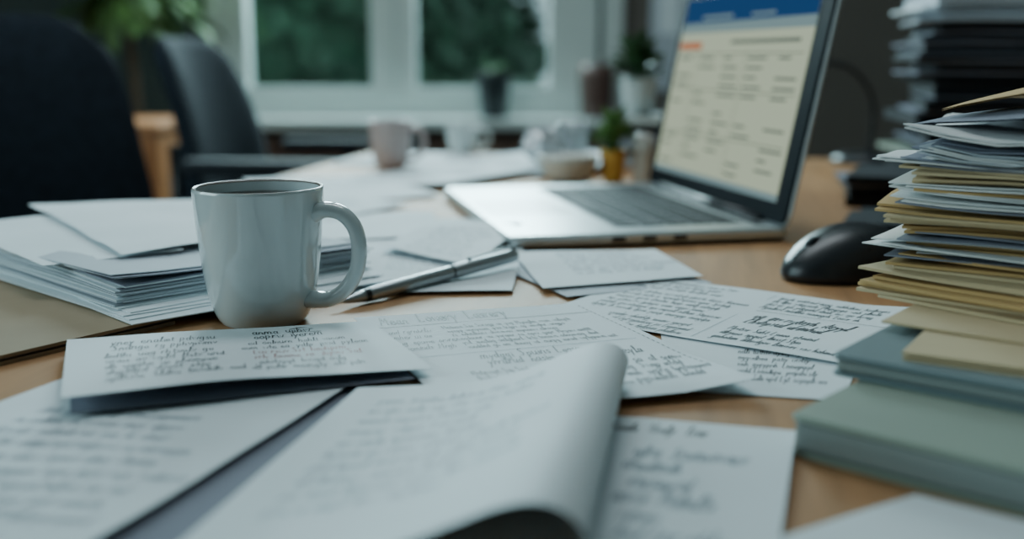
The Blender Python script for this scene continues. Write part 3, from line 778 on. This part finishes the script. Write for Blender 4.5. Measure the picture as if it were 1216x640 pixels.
# ------------------------------------------------------------------ outside
boxo('ground_outside',(-30,4.4,-3.1),(30,40,-3.0),GRASS)
def tree(x,y,z,rx,rz,n,seed):
    rg=random.Random(seed); mb=MB(); 
    mb.tube([(x,y,-3),(x+.1,y,z-rz*.3),(x,y,z)],[.2,.14,.05],BARK,10)
    nu,nv=16,10; vs=[];fs=[]
    for j in range(nv+1):
        for i in range(nu):
            a=2*math.pi*i/nu; p=math.pi*j/nv; k=.78*(1+.25*noise.noise(Vector((math.cos(a)*2,math.sin(a)*2,p*2+seed))))
            vs.append((x+rx*k*math.sin(p)*math.cos(a),y+rx*k*math.sin(p)*math.sin(a),z+rz*k*math.cos(p)))
    for j in range(nv):
        for i in range(nu): fs.append((j*nu+i,j*nu+(i+1)%nu,(j+1)*nu+(i+1)%nu,(j+1)*nu+i))
    mb.add(vs,fs,TREEL,True)
    vs=[];fs=[]
    for i in range(n):
        d=Vector((rg.gauss(0,1),rg.gauss(0,1),rg.gauss(0,1))).normalized(); k=rg.uniform(.75,1.05)*(1+.2*noise.noise(d*2.5+Vector((seed,0,0))))
        c=Vector((x+d.x*rx*k,y+d.y*rx*k,z+d.z*rz*k)); a=Vector((rg.gauss(0,1),rg.gauss(0,1),rg.gauss(0,1))).normalized(); b=a.cross(d).normalized() if a.cross(d).length>.01 else Vector((1,0,0))
        L=rg.uniform(.08,.17); o=len(vs); vs+= [c-a*L,c+b*L*.5,c+a*L,c-b*L*.5]; fs.append((o,o+1,o+2,o+3))
    mb.add(vs,fs,TREEL)
    mb.obj('tree')
tree(-1.9,8.0,1.0,1.5,2.0,3500,1); tree(-.75,9.0,.4,1.1,1.5,2600,2); tree(-3.6,10,1.5,1.6,2.4,2600,3); tree(.9,10.5,-.9,1.3,1.6,2400,4); tree(-2.2,12,1.4,1.8,2.5,2000,5)

# ------------------------------------------------------------------ lights
def area(name,loc,target,sx,sy,power,col):
    l=bpy.data.lights.new(name,'AREA'); l.shape='RECTANGLE'; l.size=sx; l.size_y=sy; l.energy=power; l.color=col
    o=bpy.data.objects.new(name,l); COL.objects.link(o); o.location=loc
    o.rotation_euler=(Vector(target)-Vector(loc)).to_track_quat('-Z','Y').to_euler(); return o
area('window_daylight',(-.40,Y1+.12,1.85),(-.1,.6,.75),1.3,.8,145,(.75,.93,1.0))
area('added_side_light',(X0-.12,.5,1.6),(0,1.0,.75),2.0,1.2,46,(.75,.93,1.0))  # left key light, added along with the unseen side window
area('ceiling_lamp',(-.1,1.7,ZC-.07),(-.1,1.7,0),1.15,.55,13,(.86,.96,1.0))
w=bpy.data.worlds.new('world'); SC.world=w; w.use_nodes=True; nt=w.node_tree; bg=nt.nodes['Background']
sky=nt.nodes.new('ShaderNodeTexSky'); sky.sky_type='HOSEK_WILKIE'; sky.turbidity=6; sky.sun_direction=(-.3,-.5,.8)
mx=nt.nodes.new('ShaderNodeMix'); mx.data_type='RGBA'; mx.inputs[0].default_value=.7
nt.links.new(sky.outputs[0],mx.inputs[6]); mx.inputs[7].default_value=(.50,.64,.68,1); nt.links.new(mx.outputs[2],bg.inputs[0]); bg.inputs[1].default_value=1.5

# ------------------------------------------------------------------ camera
cam=bpy.data.cameras.new('camera'); co=bpy.data.objects.new('camera',cam); COL.objects.link(co)
co.location=(0,0,ZD+.172); co.rotation_euler=(math.radians(90)-math.atan(250/1280),0,0)
cam.sensor_width=36; cam.lens=37.9; cam.clip_start=.02; cam.clip_end=100
cam.dof.use_dof=True; cam.dof.focus_distance=.68; cam.dof.aperture_fstop=3.0
SC.camera=co
